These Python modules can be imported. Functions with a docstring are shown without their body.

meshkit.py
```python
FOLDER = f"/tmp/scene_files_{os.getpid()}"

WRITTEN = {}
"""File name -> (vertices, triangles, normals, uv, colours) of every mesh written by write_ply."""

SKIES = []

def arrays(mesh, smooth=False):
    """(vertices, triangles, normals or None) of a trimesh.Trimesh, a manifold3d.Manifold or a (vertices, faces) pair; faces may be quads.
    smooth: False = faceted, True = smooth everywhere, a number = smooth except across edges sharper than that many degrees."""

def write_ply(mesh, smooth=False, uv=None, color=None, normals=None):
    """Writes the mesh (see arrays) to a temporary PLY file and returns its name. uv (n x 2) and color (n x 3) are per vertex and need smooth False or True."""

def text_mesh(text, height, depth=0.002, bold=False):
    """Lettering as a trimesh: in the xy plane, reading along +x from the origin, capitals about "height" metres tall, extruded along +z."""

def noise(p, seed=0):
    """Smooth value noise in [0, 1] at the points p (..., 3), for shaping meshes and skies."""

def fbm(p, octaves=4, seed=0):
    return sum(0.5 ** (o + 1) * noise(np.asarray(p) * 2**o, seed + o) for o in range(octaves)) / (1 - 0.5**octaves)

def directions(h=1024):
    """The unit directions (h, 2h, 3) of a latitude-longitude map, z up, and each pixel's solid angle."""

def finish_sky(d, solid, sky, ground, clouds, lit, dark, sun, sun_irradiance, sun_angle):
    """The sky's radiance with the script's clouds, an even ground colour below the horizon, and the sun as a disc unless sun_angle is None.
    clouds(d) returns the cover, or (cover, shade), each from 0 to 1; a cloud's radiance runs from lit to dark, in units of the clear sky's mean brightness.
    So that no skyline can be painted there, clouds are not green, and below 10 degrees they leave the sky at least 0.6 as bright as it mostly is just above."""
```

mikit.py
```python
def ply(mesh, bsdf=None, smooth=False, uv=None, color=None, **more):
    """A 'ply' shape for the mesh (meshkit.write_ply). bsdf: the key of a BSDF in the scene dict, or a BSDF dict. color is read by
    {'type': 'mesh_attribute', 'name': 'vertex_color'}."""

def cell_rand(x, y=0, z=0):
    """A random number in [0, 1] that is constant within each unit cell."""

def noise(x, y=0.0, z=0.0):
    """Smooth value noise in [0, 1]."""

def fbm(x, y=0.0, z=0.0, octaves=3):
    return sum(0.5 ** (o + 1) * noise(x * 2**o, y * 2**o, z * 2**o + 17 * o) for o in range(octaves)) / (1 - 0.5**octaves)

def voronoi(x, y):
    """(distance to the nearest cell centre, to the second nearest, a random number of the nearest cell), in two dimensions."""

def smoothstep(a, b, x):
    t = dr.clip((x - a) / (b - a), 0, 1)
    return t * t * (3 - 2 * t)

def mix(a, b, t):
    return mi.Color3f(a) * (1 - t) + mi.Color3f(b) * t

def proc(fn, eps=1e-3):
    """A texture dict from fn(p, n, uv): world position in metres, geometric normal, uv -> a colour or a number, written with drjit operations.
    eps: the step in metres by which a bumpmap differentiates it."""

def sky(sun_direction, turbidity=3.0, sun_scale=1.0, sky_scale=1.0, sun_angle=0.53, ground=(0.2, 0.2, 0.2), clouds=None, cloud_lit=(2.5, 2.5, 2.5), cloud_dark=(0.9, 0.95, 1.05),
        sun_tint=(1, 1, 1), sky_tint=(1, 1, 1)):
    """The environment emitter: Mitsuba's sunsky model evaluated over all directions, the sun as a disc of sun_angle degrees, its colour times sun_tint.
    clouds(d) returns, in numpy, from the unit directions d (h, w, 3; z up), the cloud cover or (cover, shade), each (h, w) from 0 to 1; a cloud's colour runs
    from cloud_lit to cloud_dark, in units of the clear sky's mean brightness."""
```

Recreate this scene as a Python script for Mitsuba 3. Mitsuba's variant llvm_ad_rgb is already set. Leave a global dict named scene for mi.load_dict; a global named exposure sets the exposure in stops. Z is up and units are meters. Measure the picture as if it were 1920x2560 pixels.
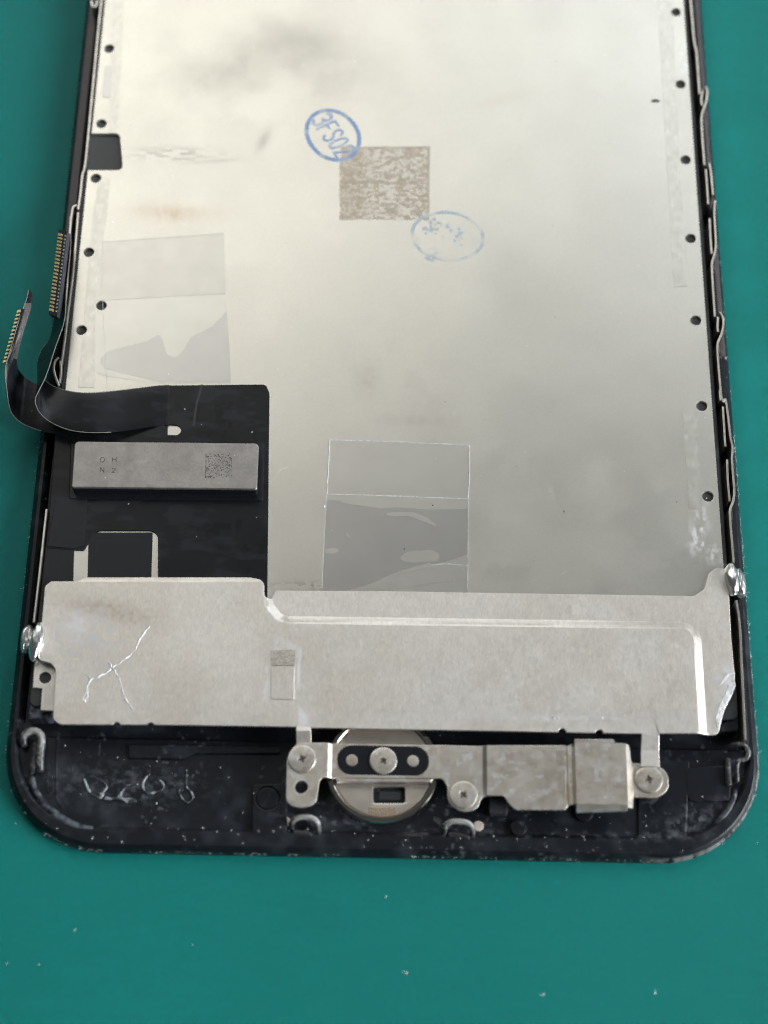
import math
import random

import drjit as dr
import manifold3d as m3
import mitsuba as mi
import numpy as np
import shapely
import trimesh
from scipy.interpolate import CubicSpline
from shapely.geometry import LineString, Point, Polygon, box
from shapely.geometry.polygon import orient
from shapely.ops import unary_union

import meshkit
import mikit
from mikit import fbm, mix, noise, proc, smoothstep, voronoi

scene, labels = {}, {}
T = mi.ScalarTransform4f
MM = 1e-3                       # everything below is modelled in millimetres and written in metres
rng = random.Random(7)

# ------------------------------------------------------------------ camera, light, exposure
exposure = 0.0
EYE = np.array([-1.71271, -33.83118, 150.42429]) * MM
AIM = np.array([0.00864, 0.40774, -0.91306])
UP = [-0.02038, 0.91297, 0.40751]
FOCUS = np.array([0.0, 34.0, 2.6]) * MM
scene['camera'] = {
    'type': 'thinlens', 'fov': math.degrees(2 * math.atan(960 / 4300)), 'fov_axis': 'x', 'near_clip': 0.01, 'far_clip': 10.0,
    'aperture_radius': 0.0014, 'focus_distance': float(np.dot(FOCUS - EYE, AIM)),
    'to_world': T().look_at(origin=EYE.tolist(), target=(EYE + AIM).tolist(), up=UP)}
scene['room_light'] = {'type': 'constant', 'radiance': {'type': 'rgb', 'value': [0.06, 0.063, 0.066]}}


def lamp(key, centre, w, h, rgb, label, aim=(0, 0.03, 0)):
    """A glowing pane of w x h metres facing the work mat."""
    scene[key] = {'type': 'rectangle', 'to_world': T().look_at(origin=list(centre), target=list(aim), up=[0, 0.3, 1]) @ T().scale([w / 2, h / 2, 1]),
                  'emitter': {'type': 'area', 'radiance': {'type': 'rgb', 'value': list(rgb)}}}
    labels[key] = {'label': label, 'category': 'light'}


lamp('window', (1.0, -0.20, 0.40), 0.75, 0.50, (16.0, 16.2, 16.4), 'bright daylight window pane to the right of the mat')
lamp('reflection_panel', (-0.37, 0.85, 0.78), 0.70, 0.95, (1.78, 1.75, 1.63), 'added pale light panel behind and above the mat, shaped for reflections, at the left')  # bright ceiling as two added panels, gap shaped for the streak reflected in metal
lamp('reflection_panel_001', (0.44, 0.94, 0.72), 0.66, 0.82, (1.78, 1.88, 1.92), 'added pale light panel behind and above the mat, shaped for reflections, at the right')

# ------------------------------------------------------------------ mesh helpers


def fillet(pts, n=7):
    """A polygon from points (x, y) or (x, y, radius): corners with a radius are rounded."""
    out, k = [], len(pts)
    for i, q in enumerate(pts):
        p = np.array(q[:2], float)
        r = q[2] if len(q) > 2 else 0
        if r <= 0:
            out.append(p)
            continue
        a, b = np.array(pts[i - 1][:2], float) - p, np.array(pts[(i + 1) % k][:2], float) - p
        la, lb = np.linalg.norm(a), np.linalg.norm(b)
        a, b = a / la, b / lb
        th = math.acos(float(np.clip(a @ b, -1, 1)))
        d = min(r / math.tan(th / 2), la * 0.49, lb * 0.49)
        r = d * math.tan(th / 2)
        s, e = p + a * d, p + b * d
        c = p + (a + b) / np.linalg.norm(a + b) * (r / math.sin(th / 2))
        a0, a1 = math.atan2(*(s - c)[::-1]), math.atan2(*(e - c)[::-1])
        da = (a1 - a0 + math.pi) % (2 * math.pi) - math.pi
        out += [c + r * np.array([math.cos(a0 + da * j / n), math.sin(a0 + da * j / n)]) for j in range(n + 1)]
    return Polygon([tuple(q) for q in out]).buffer(0)


def rrect(x0, y0, x1, y1, r, n=8):
    return fillet([(x0, y0, r), (x1, y0, r), (x1, y1, r), (x0, y1, r)], n)


def circle(c, r, n=32):
    return Polygon([(c[0] + r * math.cos(t), c[1] + r * math.sin(t)) for t in np.linspace(0, 2 * math.pi, n, endpoint=False)])


def polys(g):
    return [orient(q) for q in getattr(g, 'geoms', [g]) if isinstance(q, Polygon) and q.area > 1e-4]


def ring_offset(r, d):
    """The closed ring moved d to its left, vertex by vertex (mitred)."""
    e = np.roll(r, -1, 0) - r
    e /= np.maximum(np.linalg.norm(e, axis=1, keepdims=True), 1e-9)
    n1 = np.stack([-e[:, 1], e[:, 0]], 1)
    n0 = np.roll(n1, 1, 0)
    m = n0 + n1
    return r + d * m / np.maximum((m * m).sum(1, keepdims=True) / 2, 0.5)


def cap(poly, z):
    v, f = trimesh.creation.triangulate_polygon(poly, engine='earcut')
    tri = v[f]
    cw = np.cross(tri[:, 1] - tri[:, 0], tri[:, 2] - tri[:, 0]) < 0
    f[cw] = f[cw][:, ::-1]
    return trimesh.Trimesh(np.column_stack([v, np.full(len(v), z)]), f, process=False)


def sheet(shape, z0, z1, bevel=0.06, zones=None, h=None, seg=None, profile=None, bottom=False):
    """A plate cut to the shape, from z0 to z1, its upper edges bevelled; zones split the top so that h(x, y) may bend it."""
    out = []
    for poly in polys(shape):
        poly = orient(poly.simplify(0.004))
        if seg:
            poly = orient(poly.segmentize(seg))
        prof = profile or [(0, z0), (0, z1 - bevel), (bevel * 0.3, z1 - bevel * 0.3), (bevel, z1)]
        tops = []
        for ring in [poly.exterior, *poly.interiors]:
            r = np.array(ring.coords)[:-1]
            k, rows = len(r), []
            for d, z in prof:
                q = ring_offset(r, d) if d else r
                rows.append(np.column_stack([q, np.full(k, z)]))
            tops.append(rows[-1][:, :2])
            v = np.vstack(rows)
            i = np.arange(k)
            j = (i + 1) % k
            f = [np.column_stack([s * k + i, s * k + j, s * k + k + j]) for s in range(len(rows) - 1)]
            f += [np.column_stack([s * k + i, s * k + k + j, s * k + k + i]) for s in range(len(rows) - 1)]
            out.append(trimesh.Trimesh(v, np.vstack(f), process=False))
        top = Polygon(tops[0], tops[1:]).buffer(0)
        zt = prof[-1][1]
        for zone in zones or [None]:
            for q in polys(top if zone is None else top.intersection(zone)):
                out.append(cap(q, zt))
        if bottom:
            b = cap(poly, z0)
            b.invert()
            out.append(b)
    m = trimesh.util.concatenate(out)
    m.merge_vertices(digits_vertex=4)
    if h is not None:
        v = np.array(m.vertices)
        v[:, 2] += h(v[:, 0], v[:, 1])
        m.vertices = v
    return m


def wall(path, t, z0, z1, bevel=0.05):
    """An upright strip of sheet metal along a path in plan."""
    return sheet(LineString(smooth_path(path)).buffer(t / 2, cap_style=2, join_style=1), z0, z1, bevel)


def smooth_path(pts, n=6):
    """Corners of the path rounded by two rounds of corner cutting."""
    p = [np.array(q[:2], float) for q in pts]
    for _ in range(2):
        q = [p[0]]
        for a, b in zip(p[:-1], p[1:]):
            q += [a * 0.8 + b * 0.2, a * 0.2 + b * 0.8]
        p = q + [p[-1]]
    return [tuple(q) for q in p]


def tube(pts, r, n=6, taper=False):
    p = np.array(pts, float)
    k = len(p)
    t = np.gradient(p, axis=0)
    t /= np.maximum(np.linalg.norm(t, axis=1, keepdims=True), 1e-9)
    a = np.cross(t, [0.31, 0.2, 0.93])
    a /= np.maximum(np.linalg.norm(a, axis=1, keepdims=True), 1e-9)
    b = np.cross(t, a)
    rad = np.broadcast_to(np.asarray(r, float), (k,)).copy()
    if taper:
        rad[0] *= 0.2
        rad[-1] *= 0.2
    ang = np.arange(n) * 2 * math.pi / n
    v = p[:, None] + rad[:, None, None] * (np.cos(ang)[None, :, None] * a[:, None] + np.sin(ang)[None, :, None] * b[:, None])
    f = []
    for s in range(k - 1):
        for i in range(n):
            j = (i + 1) % n
            f += [(s * n + i, s * n + j, s * n + n + j), (s * n + i, s * n + n + j, s * n + n + i)]
    for i in range(1, n - 1):
        f += [(0, i + 1, i), ((k - 1) * n, (k - 1) * n + i, (k - 1) * n + i + 1)]
    return trimesh.Trimesh(v.reshape(-1, 3), f, process=False)


def ribbon(rows, thick=0.10, n=90, across=5):
    """A flat cable whose two edges run through the rows of point pairs."""
    a = np.array(rows, float)
    s = np.concatenate([[0], np.cumsum(np.linalg.norm(np.diff(a.mean(1), axis=0), axis=1) + 0.2)])
    t = np.linspace(0, s[-1], n)
    A, B = CubicSpline(s, a[:, 0])(t), CubicSpline(s, a[:, 1])(t)
    w = np.linspace(0, 1, across)
    mid = A[:, None] * (1 - w)[None, :, None] + B[:, None] * w[None, :, None]
    du, dv = np.gradient(mid, axis=0), np.gradient(mid, axis=1)
    nn = np.cross(dv, du)
    nn /= np.maximum(np.linalg.norm(nn, axis=2, keepdims=True), 1e-9)
    up, lo = mid + nn * thick / 2, mid - nn * thick / 2
    loop = np.concatenate([up, lo[:, ::-1]], 1)
    k = loop.shape[1]
    f = []
    for i in range(n - 1):
        for j in range(k):
            q = (j + 1) % k
            f += [(i * k + j, i * k + q, i * k + k + q), (i * k + j, i * k + k + q, i * k + k + j)]
    for e, flip in ((0, 1), (n - 1, 0)):
        for j in range(1, k - 1):
            f.append((e * k, e * k + j + flip, e * k + j + 1 - flip))
    m = trimesh.Trimesh(loop.reshape(-1, 3), f, process=False)
    m.fix_normals()
    return m, mid, nn


def hull_box(x0, y0, z0, x1, y1, z1, r=0.05):
    """A box with rounded edges."""
    s = m3.Manifold.sphere(r, 10)
    return man(m3.Manifold.batch_hull([s.translate((x, y, z)) for x in (x0 + r, x1 - r) for y in (y0 + r, y1 - r) for z in (z0 + r, z1 - r)]))


def man(m):
    q = m.to_mesh()
    return trimesh.Trimesh(np.array(q.vert_properties[:, :3]), np.array(q.tri_verts), process=False)


def lump(c, size, seed, crease=0.25, sub=3):
    """A crumpled lump of the given half sizes: a ball dented by a few creased folds."""
    m = trimesh.creation.icosphere(subdivisions=sub)
    d = np.array(m.vertices)
    g = np.random.default_rng(seed)
    k = np.ones(len(d))
    for _ in range(9):
        n = g.normal(size=3)
        n /= np.linalg.norm(n)
        k -= crease * g.uniform(0.5, 1.0) * np.clip(np.abs(d @ n) - 0.55, 0, 1) ** 1.0
    k += 0.22 * crease * (meshkit.noise(d * 3.2 + seed, seed) - 0.5)
    m.vertices = d * k[:, None] * np.array(size) * 1.18 + np.array(c)
    return m


def revolve(profile, c, n=48):
    m = trimesh.creation.revolve(np.array(profile, float), sections=n)
    m.apply_translation(c)
    return m


counts = {}


def add(name, mesh, mat, parent=None, label=None, smooth=False, **props):
    """One entry of the scene; a repeat of a name takes a three-digit number."""
    base = f'{parent}__{name}' if parent else name
    k = counts.get(base, 0)
    counts[base] = k + 1
    key = f'{base}_{k:03d}' if k else base
    mesh = trimesh.Trimesh(np.array(mesh.vertices) * MM, np.array(mesh.faces), process=False)
    scene[key] = mikit.ply(mesh, mat, smooth=smooth)
    if label or props:
        labels[key] = {**({'label': label} if label else {}), **props}
    return key


# ------------------------------------------------------------------ materials (p in metres; X, Y in millimetres)


def xy(p):
    return mi.Float(p.x) * 1000, mi.Float(p.y) * 1000


def _clip(v):
    return dr.clip(v, 0, 1)


def blob(X, Y, cx, cy, sx, sy, rot=0.0):
    c, s = math.cos(rot), math.sin(rot)
    u, v = ((X - cx) * c + (Y - cy) * s) / sx, ((Y - cy) * c - (X - cx) * s) / sy
    return mi.Float(2.718281828) ** (-(u * u + v * v))


def speck(X, Y, size, share, soft=0.5):
    """Scattered dots: 1 inside a dot of a random cell, else 0."""
    d, _, r = voronoi(X / size, Y / size)
    rad = (0.03 + 0.06 * smoothstep(1 - share, 1, r)) / size
    return smoothstep(1 - share - 1e-4, 1 - share, r) * (1 - smoothstep(rad * soft, rad, d))


def principled(key, color, rough, bump=None, eps=3e-5, **more):
    def slot(v):
        if callable(v):
            return proc(v)
        return {'type': 'rgb', 'value': list(v)} if isinstance(v, (tuple, list)) else float(v)
    b = {'type': 'principled', 'base_color': slot(color), 'roughness': slot(rough), **{k: slot(v) for k, v in more.items()}}
    if bump:
        b = {'type': 'bumpmap', 'arbitrary': proc(bump, eps), 'scale': 1.0, 'bsdf': b}
    scene[key] = {'type': 'twosided', 'bsdf': b}


def mat_color(p, n, uv):
    X, Y = xy(p)
    k = 0.92 + 0.16 * fbm(X / 22, Y / 22, 3.0)
    c = mi.Color3f(0.005, 0.200, 0.183) * k * (0.97 + 0.06 * noise(X * 4, Y * 4))
    return c * (0.97 + 0.06 * fbm(X * 0.35, Y * 1.4, 7.0))


def mat_bump(p, n, uv):
    X, Y = xy(p)
    return 2.5e-6 * fbm(X * 2.2, Y * 2.2, 0.5)


principled('teal_mat', mat_color, 0.58, mat_bump, specular=0.22)


def plate_color(p, n, uv):
    X, Y = xy(p)
    c = mi.Color3f(0.735, 0.715, 0.65) * (0.945 + 0.11 * fbm(X / 8 + 3, Y / 8, 1.0, 4))
    grit = 0.975 + 0.05 * noise(X * 7, Y * 9)
    wob = fbm(X / 3.2, Y / 3.2, 4.0) + 0.5
    dark = 0.26 * wob * blob(X, Y, -12.0, 87.1, 4.5, 2.6, 0.3) + 0.22 * wob * blob(X, Y, -18.2, 82.3, 5.0, 2.4, 0.1) + 0.12 * wob * blob(X, Y, -6, 85, 5, 4)
    dark = dark + 0.24 * blob(X, Y, -13.5, 74.2, 0.5, 1.3, -0.35) + 0.30 * wob * blob(X, Y, -22.4, 72.3, 4.2, 0.8) * smoothstep(0.35, 0.7, noise(X * 1.2, Y * 3)) + 0.14 * blob(X, Y, -18.5, 71.5, 2.5, 0.25, 0.1)
    dark = dark + 0.07 * wob * blob(X, Y, 11.9, 58.2, 3.5, 6.0)
    dark = dark + 0.11 * smoothstep(0.40, 0.75, fbm(X / 3.5, Y / 3.0, 12.0, 5)) * blob(X, Y, -13, 82, 13, 8) + 0.04 * smoothstep(0.5, 0.72, fbm(X / 2.2, Y / 2.2, 14.0, 5)) * blob(X, Y, 1, 46, 7, 8)
    c = c * grit * (1 - dark)
    c = mix(c, (0.58, 0.47, 0.35), _clip(0.85 * wob * blob(X, Y, -22.3, 65.0, 4.3, 1.0) * (0.25 + 0.8 * fbm(X * 2.5, Y * 0.9, 1.0))))
    c = mix(c, (0.50, 0.43, 0.38), 0.24 * wob * blob(X, Y, -2.3, 46.3, 1.3, 2.0) * (0.4 + noise(X * 2, Y * 2)))
    c = mix(c, (0.45, 0.42, 0.37), 0.20 * wob * blob(X, Y, 2.7, 41.9, 3.4, 0.6) * (0.4 + noise(X * 3, Y)))
    c = mix(c, (0.62, 0.56, 0.45), 0.25 * wob * blob(X, Y, 11.2, 80.1, 2.6, 0.8, 0.35))
    c = mix(c, (0.56, 0.64, 0.69), 0.45 * _clip(blob(X, Y, 5.4, 64.2, 0.9, 0.8) + blob(X, Y, 8.0, 63.0, 2.4, 1.6) * 0.7) * smoothstep(0.35, 0.65, fbm(X * 1.2, Y * 1.2, 3.0)))
    frost = blob(X, Y, 29.3, 31.0, 0.75, 2.4, -0.2) + blob(X, Y, 30.1, 28.8, 1.2, 0.9, -0.8) + blob(X, Y, 31.1, 85.8, 0.45, 1.9)
    c = mix(c, (0.95, 0.96, 0.98), _clip(1.1 * frost * smoothstep(0.36, 0.74, fbm(X * 2.6, Y * 1.9, 2.0, 4))))
    c = mix(c, (0.95, 0.95, 0.93), speck(X, Y, 1.9, 0.07) * 0.8)
    grime = smoothstep(0.45, 0.62, fbm(X * 2.2, Y * 5, 3.0)) * blob(X, Y, -3.5, 24.6, 6.5, 0.42)
    c = mix(c, (0.42, 0.38, 0.31), 0.8 * grime)
    return mix(c, (0.12, 0.12, 0.11), speck(X + 7, Y + 5, 3.4, 0.05) * 0.5)


def plate_rough(p, n, uv):
    X, Y = xy(p)
    return 0.28 + 0.07 * fbm(X / 4, Y / 4, 8.0) + 0.03 * noise(X * 6, Y * 6)


def plate_bump(p, n, uv):
    X, Y = xy(p)
    return 6e-6 * fbm(X / 2.5, Y / 2.5, 0.5) + 1.6e-6 * noise(X * 9, Y * 9)


def plate_metal(p, n, uv):
    X, Y = xy(p)
    frost = blob(X, Y, 29.3, 31.0, 0.75, 2.4, -0.2) + blob(X, Y, 30.1, 28.8, 1.2, 0.9, -0.8) + blob(X, Y, 31.1, 85.8, 0.45, 1.9)
    return 0.88 - 0.7 * _clip(frost * smoothstep(0.36, 0.74, fbm(X * 2.6, Y * 1.9, 2.0, 4)))


principled('shield_steel', plate_color, plate_rough, plate_bump, metallic=plate_metal, specular=0.5)


def lower_smear(X, Y):
    side = blob(X, Y, -9.2, 18.6, 1.2, 0.6) + blob(X, Y, -10.6, 15.6, 0.2, 2.0) + 1.2 * blob(X, Y, -7.75, 16.2, 0.22, 2.2) + blob(X, Y, -7.3, 11.6, 0.7, 1.0) + 0.6 * blob(X, Y, -28.0, 20.0, 1.6, 1.6) + 0.5 * blob(X, Y, 16, 12.2, 9, 0.35)
    edge = blob(X, Y, 31.3, 15.6, 0.5, 1.6) + 0.8 * blob(X, Y, 30.6, 17.0, 0.9, 0.35, 0.9)
    return _clip(0.85 * (side + edge) * smoothstep(0.25, 0.75, fbm(X * 2.6, Y * 2.0, 4.0)))


def lower_metal(p, n, uv):
    X, Y = xy(p)
    return 0.9 - 0.75 * lower_smear(X, Y)


def lower_color(p, n, uv):
    X, Y = xy(p)
    c = mix((0.86, 0.81, 0.74), (0.93, 0.895, 0.84), smoothstep(0.25, 0.75, fbm(X / 4.5, Y / 4.5, 2.0)))
    c = c * (0.95 + 0.10 * fbm(X * 4.5, Y * 2.0, 1.0, 2)) * (0.93 + 0.14 * noise(X * 9, Y * 4))
    c = mix(c, (0.95, 0.92, 0.86), 0.35 * smoothstep(0.78, 0.92, noise(X * 6 + 3, Y * 3.5)))
    c = mix(c, (0.46, 0.37, 0.29), 0.55 * blob(X, Y, -25.5, 21.6, 4.4, 0.9, -0.2) * (0.4 + noise(X * 2.5, Y * 3)))
    c = mix(c, (0.80, 0.81, 0.84), 0.75 * blob(X, Y, -26.5, 19.0, 3.2, 2.8) * smoothstep(0.3, 0.7, fbm(X * 1.5 + Y, Y * 2.2, 4.0)))
    stripe = smoothstep(0.55, 0.8, fbm((X + Y) * 1.2, (Y - X) * 5.5, 1.0))
    c = mix(c, (0.83, 0.81, 0.76), 0.55 * stripe * blob(X, Y, -27.0, 16.8, 4.5, 3.0))
    c = mix(c, (0.78, 0.80, 0.87), lower_smear(X, Y))
    c = mix(c, (0.80, 0.80, 0.82), 0.5 * _clip(blob(X, Y, 14, 12.3, 14, 0.5) * (noise(X * 1.4, Y * 5) * 1.6 - 0.3)))
    edge = blob(X, Y, 31.2, 15.2, 0.6, 1.6) + 0.8 * blob(X, Y, 30.4, 16.8, 1.0, 0.4, 0.9) + blob(X, Y, 30.6, 13.4, 0.5, 1.0)
    c = mix(c, (0.9, 0.91, 0.93), _clip(edge * smoothstep(0.35, 0.65, fbm(X * 2, Y * 2, 1.0)) * 1.2))
    return mix(c, (0.96, 0.96, 0.94), speck(X, Y, 1.5, 0.09) * 0.8)


def lower_rough(p, n, uv):
    X, Y = xy(p)
    return 0.40 + 0.10 * noise(X * 5, Y * 3) + 0.05 * fbm(X, Y, 1.0)


def lower_bump(p, n, uv):
    X, Y = xy(p)
    return 5e-6 * fbm(X / 2, Y / 2, 0.5) + 9e-6 * fbm(X * 4.2, Y * 3.0, 3.0)


principled('plate_steel', lower_color, lower_rough, lower_bump, metallic=lower_metal, specular=0.5)


def bracket_color(p, n, uv):
    X, Y = xy(p)
    c = mi.Color3f(0.77, 0.715, 0.63) * (0.9 + 0.2 * fbm(X / 2, Y / 2, 7.0))
    film = smoothstep(0.35, 0.70, fbm(X * 1.1 + 9, Y * 1.5, 3.0))
    c = mix(c, (0.80, 0.78, 0.75), 0.5 * film * (0.4 + noise(X * 5, Y * 5)))
    c = mix(c, (0.50, 0.42, 0.33), 0.4 * smoothstep(0.52, 0.72, fbm(X * 0.9, Y * 1.0, 11.0)))
    c = mix(c, (0.95, 0.95, 0.95), smoothstep(0.58, 0.76, fbm(X * 1.6, Y * 1.6, 5.0, 4)) * 0.75)
    return mix(c, (0.96, 0.96, 0.95), speck(X, Y, 0.9, 0.08) * 0.7)


def bracket_rough(p, n, uv):
    X, Y = xy(p)
    return 0.33 + 0.06 * fbm(X * 1.1 + 9, Y * 1.5, 3.0) + 0.08 * noise(X * 6, Y * 6)


principled('bracket_steel', bracket_color, bracket_rough, lower_bump, metallic=0.92, specular=0.5)


def rail_color(p, n, uv):
    X, Y = xy(p)
    return mi.Color3f(0.66, 0.63, 0.58) * (0.8 + 0.3 * noise(X * 3, Y * 3))


principled('rail_steel', rail_color, 0.32, metallic=0.95)
principled('dark_steel', (0.085, 0.075, 0.08), 0.45, metallic=0.3, specular=0.5)
principled('foil', (0.84, 0.84, 0.83), 0.30, lambda p, n, uv: 5e-5 * fbm(mi.Float(p.x) * 1600, mi.Float(p.y) * 1300, mi.Float(p.z) * 1500), metallic=1.0)
principled('chrome', (0.70, 0.66, 0.59), 0.13, metallic=1.0)
def button_color(p, n, uv):
    X, Y = xy(p)
    return mi.Color3f(0.92, 0.85, 0.75) * (0.88 + 0.2 * fbm(X, Y, 2.0))


principled('button_steel', button_color, 0.33, metallic=0.9)
principled('brown_print', (0.30, 0.21, 0.13), 0.5, metallic=0.3)
principled('gold', (0.98, 0.78, 0.42), 0.34, metallic=0.2)
principled('tin', (0.78, 0.77, 0.72), 0.4, metallic=0.4)


def plastic_color(p, n, uv):
    X, Y = xy(p)
    Z = mi.Float(p.z) * 1000
    c = mi.Color3f(0.0075, 0.0098, 0.0140) * (0.8 + 0.4 * fbm(X, Y, Z))
    haze = smoothstep(0.48, 0.80, fbm(X / 2.3, Y / 2.3, Z / 2.3 + 5))
    c = mix(c, (0.055, 0.065, 0.08), 0.45 * haze)
    powder = smoothstep(0.62, 0.74, fbm(X * 2.6, Y * 2.6, Z)) * smoothstep(0.45, 0.75, fbm(X / 3.5 + 2, Y / 3.5, 2.0))
    c = mix(c, (0.30, 0.33, 0.36), 0.22 * powder)
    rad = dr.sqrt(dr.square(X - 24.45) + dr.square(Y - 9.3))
    worn = smoothstep(9.0, 9.2, rad) * smoothstep(22, 26, X) * (1 - smoothstep(6, 12, Y)) * smoothstep(0.25, 0.6, fbm(X * 2, Y * 2, 6.0))  # rim edge wear, with the light it catches painted into the colour
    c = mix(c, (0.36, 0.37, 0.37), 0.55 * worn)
    film = blob(X, Y, -5.5, 3.1, 3.6, 0.35, -0.1) + blob(X, Y, -3.0, 3.9, 2.2, 0.8, -0.5) + blob(X, Y, 7.0, 2.3, 2.6, 0.3) + blob(X, Y, 22, 2.2, 6, 0.35) + 0.7 * blob(X, Y, 27, 3.4, 3, 1.0, 0.4) + 0.7 * blob(X, Y, -23.5, 6.0, 6, 1.6)
    c = mix(c, (0.24, 0.27, 0.31), 0.40 * _clip(film) * smoothstep(0.38, 0.78, fbm(X * 1.9, Y * 2.4, 2.0, 5)))
    return mix(c, (0.62, 0.64, 0.64), 0.7 * speck(X, Y, 0.9, 0.05))


def plastic_bump(p, n, uv):
    X, Y = xy(p)
    return 7e-6 * fbm(X * 2.0, Y * 2.0, mi.Float(p.z) * 2000) + 3e-6 * noise(X * 8, Y * 8)


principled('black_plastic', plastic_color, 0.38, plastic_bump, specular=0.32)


def smear_color(p, n, uv):
    X, Y = xy(p)
    return mix((0.014, 0.017, 0.023), (0.10, 0.118, 0.145), smoothstep(0.35, 0.75, fbm(X * 2.2, Y * 2.2, 1.0)))


principled('dusty_plastic', smear_color, 0.5, plastic_bump, specular=0.4)


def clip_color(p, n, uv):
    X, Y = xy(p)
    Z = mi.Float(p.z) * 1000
    return mix((0.012, 0.014, 0.018), (0.42, 0.43, 0.42), smoothstep(1.55, 2.25, Z + 0.5 * (noise(X * 5, Y * 5) - 0.5)) * 0.8 + 0.06)  # tops painted paler by height, as a worn highlight


principled('block_grey', (0.030, 0.033, 0.036), 0.42, specular=0.5)
principled('clip_plastic', clip_color, 0.32, plastic_bump, specular=0.5)


def flex_color(p, n, uv):
    X, Y = xy(p)
    c = mi.Color3f(0.0085, 0.0095, 0.0115) * (0.8 + 0.4 * fbm(X / 2, Y / 2, 2.0))
    c = mix(c, (0.004, 0.004, 0.005), 0.8 * smoothstep(0.62, 0.70, fbm(X / 1.6 + 4, Y / 1.6, 1.0)) * smoothstep(-20, -17, X))
    c = mix(c, (0.02, 0.023, 0.03), 0.5 * smoothstep(0.5, 0.7, fbm(X / 2.2, Y * 1.1, 6.0)))
    return mix(c, (0.7, 0.72, 0.72), 0.8 * speck(X, Y, 1.1, 0.05))


def flex_bump(p, n, uv):
    X, Y = xy(p)
    return 1.2e-5 * fbm(X / 1.8, Y / 1.8, mi.Float(p.z) * 500)


principled('black_flex', flex_color, 0.29, flex_bump, specular=0.26)
principled('black_tape', (0.009, 0.0105, 0.0145), 0.34, flex_bump, specular=0.34)


principled('cut_edge', (0.20, 0.195, 0.17), 0.45, specular=0.5)


def stiff_color(p, n, uv):
    X, Y = xy(p)
    return mi.Color3f(0.24, 0.235, 0.225) * (0.85 + 0.3 * fbm(X, Y, 1.0))


principled('stiffener', stiff_color, 0.38, metallic=0.6)


def gritty_color(p, n, uv):
    X, Y = xy(p)
    return mix((0.50, 0.45, 0.39), (0.68, 0.65, 0.60), smoothstep(0.35, 0.75, fbm(X * 6, Y * 6, 2.0)))


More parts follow.
